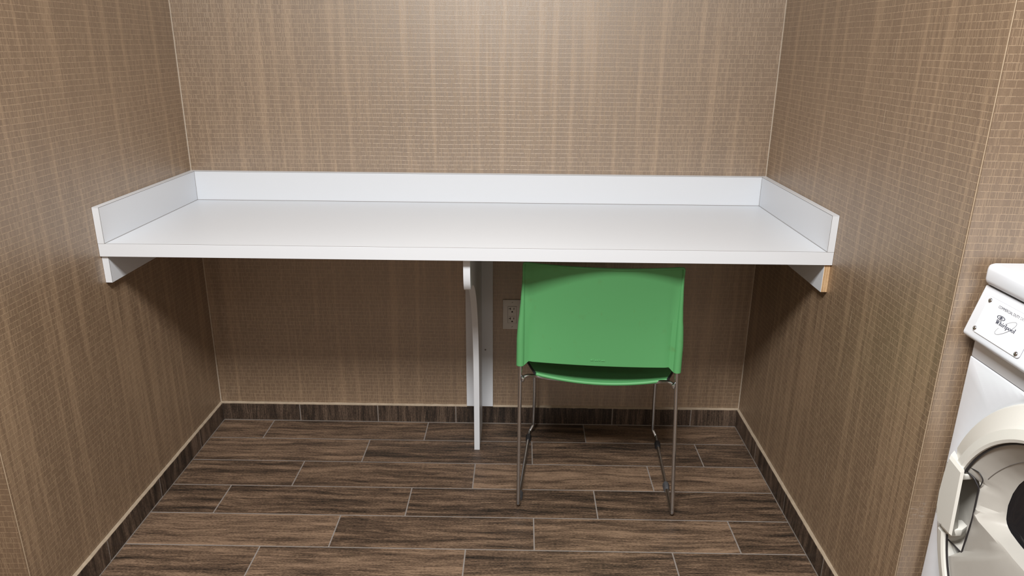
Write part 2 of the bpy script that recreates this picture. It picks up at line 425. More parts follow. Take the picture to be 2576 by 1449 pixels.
# ------------------------------------------------------------------ counter
top = empty('counter', (WX/2, -DC/2, HC-CT))
tag(top, 'long white laminate folding counter with raised back and side edges', 'counter')
def part(name, bm, mats, root, smooth=None, label=None):
    o = obj(name, bm, mats, root, smooth); o.matrix_parent_inverse = Matrix.Identity(4)
    # geometry is written in world space: bring it into the root's frame
    inv = (Matrix.Translation(root.location) @ root.rotation_euler.to_matrix().to_4x4()).inverted()
    o.data.transform(inv)
    if label: o['label'] = label
    return o
def sub(name, bm, mats, parent, root, smooth=None, label=None):
    o = part(name, bm, mats, root, smooth, label); o.parent = parent; return o
E = 0.0006
T = 0.0190
bm = nb(); box(bm, E, WX-E, -DC+0.0024, -E, HC-CT, HC)
w_top = part('worktop', bm, m_white, top)
bm = nb(); box(bm, E, WX-E, -DC, -DC+0.0017, HC-CT, HC-0.0004, 0.0003, 1)
sub('front_edge_band', bm, m_white, w_top, top)
bm = nb(); box(bm, E, WX-E, -DC+0.0012, -DC+0.0025, HC-CT+0.0002, HC+0.00012)
sub('edge_seam', bm, m_seam, w_top, top)
# back splash
bm = nb(); box(bm, T+.0006, WX-T-.0006, -T+0.0002, -E, HC+0.0006, HC+HS-0.0012)
bs = part('backsplash', bm, m_white, top)
bm = nb(); box(bm, T+.0006, WX-T-.0006, -T+0.0006, -E, HC+HS-0.0012, HC+HS, 0.0002, 1)
sub('top_edge_band', bm, m_white, bs, top)
bm = nb(); box(bm, T, WX-T, -T-0.0001, -T+0.0012, HC+HS-0.0019, HC+HS-0.0010)
sub('edge_seam', bm, m_seam, bs, top)
bm = nb(); box(bm, T, WX-T, -T-0.0008, -T+0.002, HC-0.0002, HC+0.0011)
sub('joint_line', bm, m_seam, bs, top)
for sgn, xa in ((1, 0.0), (-1, WX)):
    def bxx(bm, o0, o1, *a, **k):
        lo, hi = sorted((xa+sgn*o0, xa+sgn*o1)); box(bm, lo, hi, *a, **k)
    bm = nb(); bxx(bm, E, T, -DC+0.0018, -E, HC+0.0006, HC+HS-0.0012)
    ss_ = part('side_splash', bm, m_white, top)
    bm = nb(); bxx(bm, E, T-0.0004, -DC, -E, HC+HS-0.0012, HC+HS, bev=0.0002, seg=1)
    sub('top_edge_band', bm, m_white, ss_, top)
    bm = nb(); bxx(bm, E, T-0.0004, -DC, -DC+0.0012, HC+0.0006, HC+HS-0.0016)
    sub('front_edge_band', bm, m_white, ss_, top)
    bm = nb()
    bxx(bm, T-0.0012, T+0.00012, -DC+0.0008, -T, HC+HS-0.0019, HC+HS-0.0011)      # under the top band
    bxx(bm, T-0.0012, T+0.00012, -DC+0.0011, -DC+0.0019, HC+0.0006, HC+HS-0.0012)  # behind the front band
    bxx(bm, E+.0002, T-.0006, -DC+0.0003, -DC+0.0012, HC+HS-0.0017, HC+HS-0.0008)
    sub('edge_seam', bm, m_seam, ss_, top)
    bm = nb()
    bxx(bm, T-0.002, T+0.0007, -DC+0.0005, -T, HC-0.0002, HC+0.0010)
    bxx(bm, E+.0002, T-.0002, -DC+0.00005, -DC+0.002, HC-0.0003, HC+0.0007)
    bxx(bm, T-0.0006, T+0.0006, -T-0.0007, -T+0.001, HC, HC+HS-0.0014)
    sub('joint_line', bm, m_seam, ss_, top)

# wall cleats carrying the counter
ZC0 = 0.7670
cl = empty('support_cleat', (0.0095, -0.31, ZC0))
tag(cl, 'white support cleat under the left end of the counter, white front edge', 'bracket', 'cleats under the counter ends')
bm = nb(); box(bm, E, T, -0.6185, -0.021, ZC0, HC-CT-0.0004)
part('board', bm, m_white, cl)
bm = nb(); box(bm, E, T-0.0004, -0.6200, -0.6188, ZC0, HC-CT-0.0006); part('edge_band', bm, m_white, cl)
bm = nb(); box(bm, T-0.0012, T+0.0001, -0.6190, -0.6182, ZC0, HC-CT-0.0004); part('edge_seam', bm, m_seam, cl)
cr = empty('support_cleat', (WX-0.0095, -0.31, ZC0))
tag(cr, 'white support cleat under the right end of the counter with bare plywood front edge', 'bracket', 'cleats under the counter ends')
bm = nb(); box(bm, WX-T, WX-E, -0.6150, -0.021, ZC0-0.002, HC-CT-0.0004); part('board', bm, m_white, cr)
bm = nb(); box(bm, WX-T+0.0012, WX-E, -0.6205, -0.6150, ZC0-0.002, HC-CT-0.0006); part('raw_edge', bm, m_ply, cr, label='bare tan plywood edge')
bm = nb(); box(bm, WX-T, WX-T+0.0011, -0.6205, -0.6150, ZC0-0.002, HC-CT-0.0006); part('edge_band', bm, m_white, cr)

# centre support: plate on the wall with a curved fin standing on the floor
sp = empty('counter_support', (1.0178, -0.20, 0.0))
tag(sp, 'white central counter support with curved fin panel and wall plate, left of the green chair', 'support')
PY = 0.0165
bm = nb(); box(bm, 0.9672, 1.0685, -PY, -E, 0.0785, HC-CT-0.0004, 0.0005, 1)
pl = part('wall_plate', bm, m_white, sp)
bm = nb(); dome(bm, (1.0402, -PY, 0.3170), (0, -1, 0), 0.0032, 0.0012)
sub('screw_cap', bm, m_seam, pl, sp, 60, label='small dark screw cap')
prof = [(-PY, 0.0), (-PY, HC-CT-0.0004), (-0.6015, HC-CT-0.0004), (-0.6015, 0.800), (-0.6000, 0.784), (-0.5960, 0.768), (-0.5900, 0.756), (-0.5830, 0.7475), (-0.5740, 0.7425)]
cove = [(-0.535, 0.7400), (-0.495, 0.7310), (-0.455, 0.7170), (-0.415, 0.6960), (-0.375, 0.6690), (-0.338, 0.6360), (-0.305, 0.5970), (-0.277, 0.552), (-0.253, 0.5000), (-0.234, 0.4400), (-0.220, 0.370), (-0.211, 0.290), (-0.2075, 0.20), (-0.2065, 0.10), (-0.2065, 0.0)]
prof += cove
bm = nb(); prism(bm, [(1.0080, y, z) for y, z in prof], (0.0195, 0, 0))
part('fin_panel', bm, m_white, sp, 20)

# ------------------------------------------------------------------ wall outlet
ou = empty('wall_outlet', (1.142, 0.0, 0.3975))
tag(ou, 'white duplex wall outlet on the wallpaper, half behind the green chair', 'outlet')
ox, oz = 1.1405, 0.4560
bm = nb(); box(bm, ox-0.035, ox+0.035, -0.0058, 0.0, oz-0.0585, oz+0.0585, 0.0018, 2)
part('cover_plate', bm, m_outlet, ou, 40)
bm = nb(); box(bm, ox-0.0168, ox+0.0168, -0.0062, -0.003, oz-0.0338, oz+0.0338)
part('frame_gap', bm, m_seam, ou)
bm = nb(); box(bm, ox-0.0160, ox+0.0160, -0.0080, -0.003, oz-0.0330, oz+0.0330, 0.001, 2)
rec = part('receptacle', bm, m_outlet, ou, 40)
for zc in (oz+0.0200, oz-0.0185):
    bm = nb()
    box(bm, ox-0.0078, ox-0.0056, -0.0083, -0.007, zc-0.0002, zc+0.0085)
    box(bm, ox-0.0125, ox-0.0060, -0.0083, -0.007, zc+0.0032, zc+0.0054)
    box(bm, ox+0.0052, ox+0.0074, -0.0083, -0.007, zc+0.0008, zc+0.0080)
    pts = [(ox-0.0002+0.0030*math.cos(PI*k/10), -0.0083, zc-0.0082+0.0034*math.sin(PI*k/10)) for k in range(11)]
    pts += [(ox-0.0032, -0.0083, zc-0.0102), (ox+0.0028, -0.0083, zc-0.0102)]
    prism(bm, pts, (0, 0.0012, 0))
    sub('socket', bm, m_hole, rec, ou, label='dark socket slots')
for xa, xb, za, zb in ((-0.0055, 0.0075, 0.0010, 0.0052), (-0.0055, 0.0075, -0.0046, -0.0004)):
    bm = nb(); box(bm, ox+xa, ox+xb, -0.0088, -0.0075, oz+za, oz+zb, 0.0004, 1)
    sub('button', bm, m_outlet, rec, ou)
bm = nb(); box(bm, ox-0.012, ox+0.012, -0.0081, -0.0075, oz-0.0064, oz-0.0056); sub('groove', bm, m_seam, rec, ou)
for zc in (oz+0.0483, oz-0.0483):
    bm = nb(); dome(bm, (ox, -0.0056, zc), (0, -1, 0), 0.0034, 0.0013)
    s_ = part('screw', bm, m_outlet, ou, 60)
    bm = nb(); c, s = math.cos(0.7), math.sin(0.7)
    pts = [(ox+a*c-b*s, -0.0071, zc+a*s+b*c) for a, b in ((-.0028, -.0004), (.0028, -.0004), (.0028, .0004), (-.0028, .0004))]
    prism(bm, pts, (0, 0.0006, 0)); sub('slot', bm, m_hole, s_, ou)

# ------------------------------------------------------------------ green chair (local frame: x across, y towards the wall, z up)
CH = empty('stacking_chair', (1.4139, -0.5758, 0.0), math.radians(-4.406))
tag(CH, 'green plastic chair with chrome sled base tucked under the white counter', 'chair')
def cpart(name, bm, mats, smooth=None, label=None, parent=None):
    o = obj(name, bm, mats, parent or CH, smooth)
    if label: o['label'] = label
    return o
def lerp(a, b, t): return a+(b-a)*t
def interp(tab, x):
    if x <= tab[0][0]: return tab[0][1]
    for (a, p), (b, q) in zip(tab, tab[1:]):
        if x <= b:
            t = (x-a)/(b-a); t = t*t*(3-2*t)*0.5+t*0.5
            return p+(q-p)*t
    return tab[-1][1]
UI = 0.2267
WT = [(0.0, 0.2515), (0.26, 0.2512), (0.40, 0.2480), (0.52, 0.2430), (0.66, 0.2390), (0.85, 0.2345), (1.0, 0.2325)]
def back_u(s): return -0.0085
def v_edge(s): return 0.065 + 0.004*math.sin(PI*s) - 0.037*s*s
def curve(s): return 0.010 + 0.032*s
def zbot(a): return 0.4840 + 0.003*(1-abs(a)**8) if abs(a) < 1 else 0.4720
def ztop(a): return 0.8125 + 0.0012*(1-a*a)
NP = 40
def back_ring(s, shrink=0.0):
    W = interp(WT, s); r = (W-UI)/2; cu = (W+UI)/2; ve = v_edge(s); th = 0.0055; kr = min(1.0, r/0.012)
    pts = []
    def sl(side):
        q = []
        for k in range(13):
            ang = math.radians(90 + k*21.5)   # front -> outer -> rear -> inner rear
            ur = -cu + r*math.cos(ang); vr = ve + 0.0015 - r*0.98*(-math.sin(ang)) if False else ve + 0.0025 - 0.25*r + r*math.sin(ang)
            q.append((ur, vr))
        return q
    L = sl(-1)
    for (u, v) in L: pts.append((u, v, 's'))
    for i in range(1, NP):
        a = -1+2*i/NP; u = a*UI*0.992
        v = ve + 0.0085*kr - curve(s)*(1-a*a) - 0.006*kr*min(1.0, (1-abs(a))/0.09)
        pts.append((u, v, 'p'))
    for (u, v) in L[::-1]: pts.append((-u, v, 's'))
    for i in range(1, NP):
        a = 1-2*i/NP; u = a*UI*0.992
        v = ve + 0.0085*kr - curve(s)*(1-a*a) + th - 0.006*kr*min(1.0, (1-abs(a))/0.09)
        pts.append((u, v, 'p'))
    out = []
    for (u, v, k) in pts:
        a = max(-1, min(1, u/UI))
        if k == 's': zb, zt = 0.4720, 0.8125
        else:
            d = (1-abs(a))*UI
            zb = 0.4840 + 0.0035*math.exp(-((d-0.006)/0.006)**2)*0 - 0.0010*(1-a*a) + 0.004*math.exp(-d/0.004)*-0.5
            zt = ztop(a)
        out.append(Vector((u+back_u(s), v, lerp(zb, zt, s))))
    return out
bm = nb()
ss_list = [0, 0.006, 0.03, 0.08, 0.14, 0.20, 0.26, 0.32, 0.38, 0.44, 0.50, 0.56, 0.62, 0.70, 0.78, 0.86, 0.93, 0.97, 0.99, 1.0]
rings = [back_ring(s) for s in ss_list]
def inset(ring, k):
    """pull a ring towards its mid-line for a rounded rim"""
    n = len(ring); h = n//2; out = []
    for i, p in enumerate(ring):
        m = ring[(n-1-i+13) % n] if False else None
        out.append(p)
    return out
R = loft(bm, rings, True, True, True)
tops = [e for e in bm.edges if all(v in set(R[-1]) for v in e.verts) and len(e.link_faces) == 2]
bots = [e for e in bm.edges if all(v in set(R[0]) for v in e.verts) and len(e.link_faces) == 2]
tops = [e for e in tops if any(len(f.verts) > 6 for f in e.link_faces)]
bots = [e for e in bots if any(len(f.verts) > 6 for f in e.link_faces)]
bmesh.ops.recalc_face_normals(bm, faces=bm.faces[:])
try: bmesh.ops.bevel(bm, geom=tops+bots, offset=0.0016, segments=3, affect='EDGES', profile=0.5, clamp_overlap=True)
except Exception: pass
# rounded bead along the top rim, running down into the sleeves
def rim_pt(a):
    sgn = -1 if a < 0 else 1
    if abs(a) <= 1: return Vector((a*UI+back_u(1), v_edge(1)-curve(1)*(1-a*a)+0.0025, ztop(a)-0.0005))
rp = [rim_pt(-1+2*i/48) for i in range(49)]
side = lambda sg: [Vector((sg*(interp(WT, q)-0.0030)+back_u(1), v_edge(q)+0.0010, lerp(0.472, 0.8125, q))) for q in (0.62, 0.70, 0.78, 0.86, 0.93, 0.965)]
def rimc(sg): return [Vector((sg*(0.2325-0.0032)+back_u(1), v_edge(1)+0.0018, 0.8080)), Vector((sg*(0.2325-0.0055)+back_u(1), v_edge(1)+0.0022, 0.8113))]
path = side(-1) + rimc(-1) + rp[1:-1] + rimc(1)[::-1] + side(1)[::-1]
nP = len(path); tube(bm, path, [0.0040*min(1.0, 0.25+min(i, nP-1-i)/7) for i in range(nP)], 10)
bkr = cpart('backrest', bm, m_green, 33)
# faint raised moulding mark low on the back
bm = nb()
for i, (w, h, b) in enumerate(((0.006, 0.006, 0), (0.003, 0.009, 0), (0.005, 0.004, 0), (0.004, 0.006, 0), (0.003, 0.008, 0), (0.006, 0.004, 0), (0.004, 0.005, 0))):
    u0 = -0.024 + i*0.0066; s = 0.07; a = (u0+w/2)/UI
    vv = v_edge(s)+0.0015-curve(s)*(1-a*a)
    box(bm, u0+back_u(s), u0+back_u(s)+w, vv-0.00015, vv+0.002, 0.5005, 0.5005+h*0.8, 0.0002, 1)
cpart('moulding_mark', bm, m_green, parent=bkr)

# seat shell with a rolled-down rear edge
bm = nb()
def seat_z(u, v):
    a = min(1.0, abs(u)/0.215)
    z = lerp(0.431, 0.446, min(1, (v-0.098)/0.30))
    z -= 0.026*(1-a*a)*(1-0.45*min(1, max(0, (v-0.10)/0.30)))
    if v < 0.104: z += 0.0012
    if v > 0.43: z -= 0.9*(v-0.43)**2/0.06
    return z
def half_w(v):
    if v < 0.20: return lerp(0.204, 0.236, min(1, (v-0.098)/0.09))
    return 0.236 - 0.018*max(0, (v-0.38)/0.12)**2
nv, nu = 30, 32; up_, dn = [], []
for i in range(nv+1):
    v = 0.098 + (0.500-0.098)*(i/nv)**1.15; hw = half_w(v); ru, rd = [], []
    for j in range(nu+1):
        u = 0.004 + hw*(-1+2*j/nu); z = seat_z(u-0.004, v)
        ru.append(bm.verts.new((u, v, z))); rd.append(bm.verts.new((u, v+(0.002 if i == 0 else 0), z-0.006)))
    up_.append(ru); dn.append(rd)
for i in range(nv):
    for j in range(nu):
        bm.faces.new((up_[i][j], up_[i][j+1], up_[i+1][j+1], up_[i+1][j]))
        bm.faces.new((dn[i][j], dn[i+1][j], dn[i+1][j+1], dn[i][j+1]))
for i in range(nv):
    bm.faces.new((up_[i][0], up_[i+1][0], dn[i+1][0], dn[i][0])); bm.faces.new((up_[i][nu], dn[i][nu], dn[i+1][nu], up_[i+1][nu]))
for j in range(nu):
    bm.faces.new((up_[0][j], dn[0][j], dn[0][j+1], up_[0][j+1])); bm.faces.new((up_[nv][j], up_[nv][j+1], dn[nv][j+1], dn[nv][j]))
tube(bm, [(0.004+0.203*(-1+2*k/24), 0.0985+0.001, seat_z(0.203*(-1+2*k/24), 0.11)-0.0015) for k in range(25)], 0.0055, 12)
cpart('seat', bm, m_green, 55)

# sled frame: each side one bent rod (back upright, floor runner, front leg, seat rail)
RT = 0.0060
JZ = 0.4290
for sd in (-1, 1):
    U0, U1 = sd*0.2440, sd*0.2400
    ub = sd*0.2390 - 0.0085
    vf = 0.487 if sd < 0 else 0.497
    uf = sd*0.2235
    pts = [(ub, 0.072, 0.600), (ub, 0.066, 0.475), (U0, 0.0, RT+0.0015), (U1, vf-0.012, RT+0.0015),
           (uf+sd*0.003, vf, 0.032), (uf, vf-0.004, 0.16), (uf-0.002, vf-0.012, 0.4180), (sd*0.205, 0.220, 0.4080)]
    rads = [0, 0.15, 0.016, 0.018, 0.014, 0.3, 0.035, 0]
    bm = nb(); tube(bm, fillet(pts, rads, 7), RT, 14)
    leg = cpart('sled_leg', bm, m_chrome, 50)
    # joint collar where the cross bar meets the upright
    vj = lerp(0.0, 0.066, JZ/0.475); uj = lerp(U0, ub, JZ/0.475)
    bm = nb()
    tube(bm, [(uj-sd*0.006, vj, JZ), (uj-sd*0.0085, vj, JZ), (uj-sd*0.0105, vj, JZ+0.0005), (uj-sd*0.0125, vj+0.001, JZ+0.001)], [0.0105, 0.0115, 0.0095, 0.0070], 14)
    cpart('joint_collar', bm, m_chrome, 50, parent=leg)
    # plastic glides on the runner
    for gv, m_, sc in ((0.159 if sd > 0 else 0.058, m_glide, 1.0), (0.430, m_black, 1.0)):
        tt = gv/(vf-0.012); ug = lerp(U0, U1, tt)
        bm = nb(); L = 0.021
        rr = []
        for k, (dv, w, h) in enumerate(((-L, 0.0066, 0.0136), (-L+0.004, 0.0088, 0.0165), (-0.004, 0.0098, 0.0175), (L-0.010, 0.0104, 0.0180), (L-0.009, 0.0082, 0.0150), (L, 0.0068, 0.0138))):
            rr.append([(ug-w, gv+dv, 0.0003), (ug+w, gv+dv, 0.0003), (ug+w, gv+dv, h*0.6), (ug+w*0.55, gv+dv, h), (ug-w*0.55, gv+dv, h), (ug-w, gv+dv, h*0.6)])
        loft(bm, rr, True, True, True)
        cpart('glide', bm, m_, 40, label='dark grey rubber glide', parent=leg)
# cross bar: rises from the uprights and runs level below the seat
bm = nb()
vj = lerp(0.0, 0.066, JZ/0.475)
uL = lerp(-0.2440, -0.2390-0.0085, JZ/0.475); uR = lerp(0.2440, 0.2390-0.0085, JZ/0.475)
pts = [(uL+0.004, vj, JZ), (uL+0.022, vj+0.012, JZ+0.0060), (uL+0.042, vj+0.036, JZ-0.0060), (uL+0.075, vj+0.048, JZ-0.017), (0, vj+0.058, JZ-0.036),
       (uR-0.075, vj+0.048, JZ-0.017), (uR-0.042, vj+0.036, JZ-0.0060), (uR-0.022, vj+0.012, JZ+0.0060), (uR-0.004, vj, JZ)]
tube(bm, fillet(pts, [0, 0.03, 0.05, 0.1, 0.3, 0.1, 0.05, 0.03, 0], 6), 0.0056, 14)
cpart('crossbar', bm, m_chrome, 50)
# black plastic lugs holding the seat to the frame at the rear corners
for sd in (-1, 1):
    bm = nb()
    tube(bm, [(sd*0.206+0.004, 0.101, 0.4270), (sd*0.237+0.004, 0.186, 0.4300)], 0.0042, 10)
    cpart('seat_clip', bm, m_black, 50)

# ------------------------------------------------------------------ dryer
DX, DY0, DW = 2.0725, -1.2010, 0.686
YC = DY0 - DW/2; ZD = 0.535
DRY = empty('clothes_dryer', (2.42, YC, 0.0))
tag(DRY, 'white front-loading clothes dryer with round grey door, beside the right wall', 'dryer')
def dp(name, bm, mats, smooth=None, label=None): return part(name, bm, mats, DRY, smooth, label)
def ds(name, bm, mats, par, smooth=None, label=None): return sub(name, bm, mats, par, DRY, smooth, label)
Y0, Y1 = DY0, DY0-DW
# cabinet: sides, back, base and the recessed rail under the console
bm = nb()
box(bm, DX+0.006, 2.745, Y0-0.012, Y0, 0.012, 0.975, 0.003, 2)
box(bm, DX+0.006, 2.745, Y1, Y1+0.012, 0.012, 0.975, 0.003, 2)
box(bm, 2.733, 2.745, Y1+0.012, Y0-0.012, 0.012, 0.975)
box(bm, DX+0.006, 2.745, Y1+0.012, Y0-0.012, 0.012, 0.030)
box(bm, DX+0.0015, 2.20, Y1+0.002, Y0-0.002, 0.829, 0.975, 0.002, 2)
cab = dp('cabinet', bm, m_enamel, 40)
for yy in (Y0-0.05, Y1+0.05):
    for xx in (DX+0.06, 2.69):
        bm = nb(); tube(bm, [(xx, yy, 0.0), (xx, yy, 0.014)], 0.018, 16); dp('foot', bm, m_black, 50)
# front panel: rounded sheet with a dished round opening
bm = nb(); N = 96; RO = 0.332
zt, zb = 0.8275, 0.085
def rect_pt(ang, y0, y1, z0, z1):
    c, s = math.cos(ang), math.sin(ang); k = 1e9
    if c > 1e-9: k = min(k, (y0-YC)/c)
    if c < -1e-9: k = min(k, (y1-YC)/c)
    if s > 1e-9: k = min(k, (z1-ZD)/s)
    if s < -1e-9: k = min(k, (z0-ZD)/s)
    return (YC+k*c, ZD+k*s)
corner = [math.atan2(z-ZD, y-YC) % (2*PI) for y in (Y0, Y1) for z in (zb, zt)]
angs = sorted([2*PI*k/N for k in range(N)] + corner)
ROE = min(RO, (zt-ZD)*1.0-0.004) if False else RO
def circ_ring(r, x, dz=0.0, lim=True):
    out = []
    for a in angs:
        y, z = YC+r*math.cos(a), ZD+dz+r*math.sin(a)
        if lim: z = min(z, zt-0.004)
        out.append((x, y, z))
    return out
rr = [[(DX+0.012, *rect_pt(a, Y0, Y1, zb, zt)) for a in angs],
      [(DX+0.004, *rect_pt(a, Y0, Y1, zb, zt)) for a in angs],
      [(DX+0.0012, *rect_pt(a, Y0-0.0012, Y1+0.0012, zb+0.0012, zt-0.0012)) for a in angs],
      [(DX, *rect_pt(a, Y0-0.004, Y1+0.004, zb+0.004, zt-0.0045)) for a in angs],
      circ_ring(RO, DX, lim=True)]
rr[4] = [(x, y, min(z, zt-0.006)) for x, y, z in rr[4]]
rr += [[(DX+0.002, y, z) for x, y, z in circ_ring(RO-0.006, 0)], [(DX+0.010, y, z) for x, y, z in circ_ring(RO-0.018, 0)], [(DX+0.013, y, z) for x, y, z in circ_ring(RO-0.032, 0)], [(DX+0.016, y, z) for x, y, z in circ_ring(0.262, 0)]]
loft(bm, rr, True)
dp('front_panel', bm, m_enamel, 40)
bm = nb(); box(bm, DX+0.0035, DX+0.03, Y1+0.001, Y0-0.001, 0.8272, 0.8292); dp('panel_gap', bm, m_seam)
bm = nb(); box(bm, DX+0.012, DX+0.03, Y1+0.004, Y0-0.004, 0.016, 0.083, 0.003, 2); dp('kick_plate', bm, m_enamel, 40)
# console: sloping control panel
cA, cB = Vector((2.0490, 0, 0.8800)), Vector((2.0740, 0, 0.9770))
bm = nb()
prof = fillet([(2.20, 0, 0.866), (2.0660, 0, 0.866), (2.0475, 0, 0.8765), (2.0740, 0, 0.9770), (2.20, 0, 0.9770)], [0, 0.010, 0.010, 0.003, 0], 5)
prism(bm, [(p.x, Y0+0.001, p.z) for p in prof], (0, -DW-0.002, 0))
ends = [e for e in bm.edges if (abs(e.verts[0].co.y-e.verts[1].co.y) < 1e-6) and e.verts[0].co.x < 2.19 and e.verts[1].co.x < 2.19]
bmesh.ops.recalc_face_normals(bm, faces=bm.faces[:])
bmesh.ops.bevel(bm, geom=ends, offset=0.003, segments=3, affect='EDGES', profile=0.5, clamp_overlap=True)
con = dp('console', bm, m_enamel, 40)
# lid
bm = nb(); box(bm, 2.0650, 2.752, Y1-0.002, Y0+0.002, 0.9795, 1.0235, 0.013, 5)
dp('lid', bm, m_enamel, 40)
bm = nb(); box(bm, 2.0770, 2.70, Y1+0.004, Y0-0.004, 0.974, 0.982); dp('lid_gap', bm, m_gask)
# name plate in the console's own plane: s to the right, t up the slope
tv = (cB-cA).normalized(); nv_ = Vector((-tv.z, 0, tv.x)).normalized()   # outward
def onc(s, t, h=0.0):
    p = cA + tv*t + nv_*(0.0012+h); return Vector((p.x, DY0-s, p.z))
def poly_c(bm, pts, h0, h1): prism(bm, [onc(s, t, h0) for s, t in pts], nv_*(h1-h0))
def rrect(s0, s1, t0, t1, r, n=5):
    out = []
    for (cx, cy, a0) in ((s1-r, t1-r, 0), (s0+r, t1-r, 90), (s0+r, t0+r, 180), (s1-r, t0+r, 270)):
        for k in range(n+1):
            a = math.radians(a0+90*k/n); out.append((cx+r*math.cos(a), cy+r*math.sin(a)))
    return out
PS0, PS1, PT0, PT1 = 0.0262, 0.163, 0.0118, 0.0855
bm = nb(); poly_c(bm, rrect(PS0-0.0004, PS1+0.0004, PT0-0.0006, PT1+0.0003, 0.006), -0.001, 0.0002); dp('plate_shadow_gap', bm, m_ink2)
bm = nb(); poly_c(bm, rrect(PS0, PS1, PT0, PT1, 0.006), 0.0, 0.0012)
npl = dp('name_plate', bm, m_plate)
for s, t in ((0.0335, 0.0785), (0.0290, 0.0185), (0.1535, 0.0175), (0.1555, 0.0780)):
    bm = nb(); dome(bm, onc(s, t, 0.0011), nv_, 0.0048, 0.0034, 18, 5)
    ds('screw', bm, m_chrome, npl, 60)
# second half of the console (controls plate, out of frame in the photograph)
HT = 0.0013; H2 = 0.0016
def text_mesh(txt, s0, t0, size, mat, name, sx=1.0, bold=0.0, rot=0.0):
    cu = bpy.data.curves.new('lettering', 'FONT'); cu.body = txt; cu.size = size; cu.offset = bold; cu.extrude = 0.00012
    cu.resolution_u = 4
    to = bpy.data.objects.new('lettering', cu); COL.objects.link(to)
    dg = bpy.context.evaluated_depsgraph_get(); me = bpy.data.meshes.new_from_object(to.evaluated_get(dg))
    COL.objects.unlink(to); bpy.data.objects.remove(to)
    for v in me.vertices:
        x, y, z = v.co; x *= sx
        v.co = onc(s0 + x*math.cos(rot) - y*math.sin(rot), t0 + x*math.sin(rot) + y*math.cos(rot), HT + z)
    b = nb(); b.from_mesh(me); bpy.data.meshes.remove(me)
    return ds(name, b, mat, npl)
text_mesh('COMMERCIAL DUTY', 0.0610, 0.0735, 0.0074, m_ink, 'lettering', 0.88, 0.0)
text_mesh('DRYER', 0.1238, 0.0735, 0.0074, m_ink2, 'lettering', 0.88, 0.0)
# maker's lettering: condensed serif italic built stroke by stroke (unit: x-height 1)
def glyphs():
    G = {}
    def bar(x0, x1, y0, y1): return [(x0, y0), (x1, y0), (x1, y1), (x0, y1)]
    def diag(x0, y0, x1, y1, w): return [(x0-w/2, y0), (x0+w/2, y0), (x1+w/2, y1), (x1-w/2, y1)]
    G['W'] = (1.62, [diag(0.22, 1.7, 0.50, 0, .30), diag(0.50, 0, 0.82, 1.35, .13), diag(0.78, 1.7, 1.06, 0, .30), diag(1.06, 0, 1.42, 1.7, .13), bar(0.0, .46, 1.6, 1.7), bar(.58, 1.0, 1.6, 1.7), bar(1.22, 1.6, 1.6, 1.7)])
    stem = lambda h: [bar(.14, .38, 0, h), bar(.02, .50, 0, .09), bar(0.0, .2, h-.09, h)]
    arch = [(.38, .72), (.52, .98), (.70, 1.04), (.86, .94), (.92, .74), (.92, 0), (.68, 0), (.68, .70), (.64, .82), (.55, .86), (.46, .78), (.38, .60)]
    G['h'] = (1.08, stem(1.75) + [arch, bar(.56, 1.04, 0, .09)])
    G['i'] = (0.56, stem(1.0) + [bar(.13, .39, 1.28, 1.56)])
    G['r'] = (0.84, stem(1.0) + [[(.38, .66), (.50, .95), (.66, 1.04), (.80, .98), (.80, .70), (.64, .74), (.50, .74), (.38, .52)]])
    G['l'] = (0.56, stem(1.75))
    G['p'] = (1.10, [bar(.14, .38, -.58, 1.0), bar(.02, .52, -.58, -.49), bar(0, .2, .91, 1.0), 'bowl'])
    G['o'] = (1.08, ['o'])
    return G
GL = glyphs(); bm = nb()
def ring2(bm, cx, cy, ro, so, ri, si, f, h0, h1, n=28):
    A = [f(cx+ro*math.cos(2*PI*k/n), cy+so*math.sin(2*PI*k/n)) for k in range(n)]
    B = [f(cx+ri*math.cos(2*PI*k/n), cy+si*math.sin(2*PI*k/n)) for k in range(n)]
    for k in range(n):
        q = [A[k], A[(k+1) % n], B[(k+1) % n], B[k]]
        prism(bm, [onc(s, t, h0) for s, t in q], nv_*(h1-h0))
word = 'Whirlpool'; tot = sum(GL[c][0] for c in word)
SX = 0.0560/tot; SY = 0.0080/1.72; LS, LT = 0.0715, 0.0462
cur = 0.0
for c in word:
    adv, shp = GL[c]
    f = lambda x, y, cur=cur: (LS + (cur+x)*SX + 0.12*y*SY, LT + y*SY)
    for s_ in shp:
        if s_ == 'o': ring2(bm, .52, .5, .50, .54, .24, .42, f, HT-0.0002, HT+0.0003)
        elif s_ == 'bowl': ring2(bm, .58, .5, .46, .54, .20, .42, f, HT-0.0002, HT+0.0003)
        else: poly_c(bm, [f(x, y) for x, y in s_], HT-0.0002, HT+0.0003)
    cur += adv
ds('maker_lettering', bm, m_ink, npl)
def stroke_c(bm, pts, w, h0=HT-0.0002, h1=HT+0.00025):
    n = len(pts); L, Rr = [], []
    for i in range(n):
        a = pts[max(i-1, 0)]; b = pts[min(i+1, n-1)]; dx, dy = b[0]-a[0], b[1]-a[1]; l = math.hypot(dx, dy)
        ww = w(i/(n-1)) if callable(w) else w
        L.append((pts[i][0]-dy/l*ww/2, pts[i][1]+dx/l*ww/2)); Rr.append((pts[i][0]+dy/l*ww/2, pts[i][1]-dx/l*ww/2))
    for i in range(n-1): poly_c(bm, [L[i], L[i+1], Rr[i+1], Rr[i]], h0, h1)
bm = nb()   # the long tilted orbit behind the word
oc = (0.1025, 0.0470); ax, bx_ = 0.0262, 0.0080; tl = math.radians(41)
def orb(a): return (oc[0]+ax*math.cos(a)*math.cos(tl)-bx_*math.sin(a)*math.sin(tl), oc[1]+ax*math.cos(a)*math.sin(tl)+bx_*math.sin(a)*math.cos(tl))
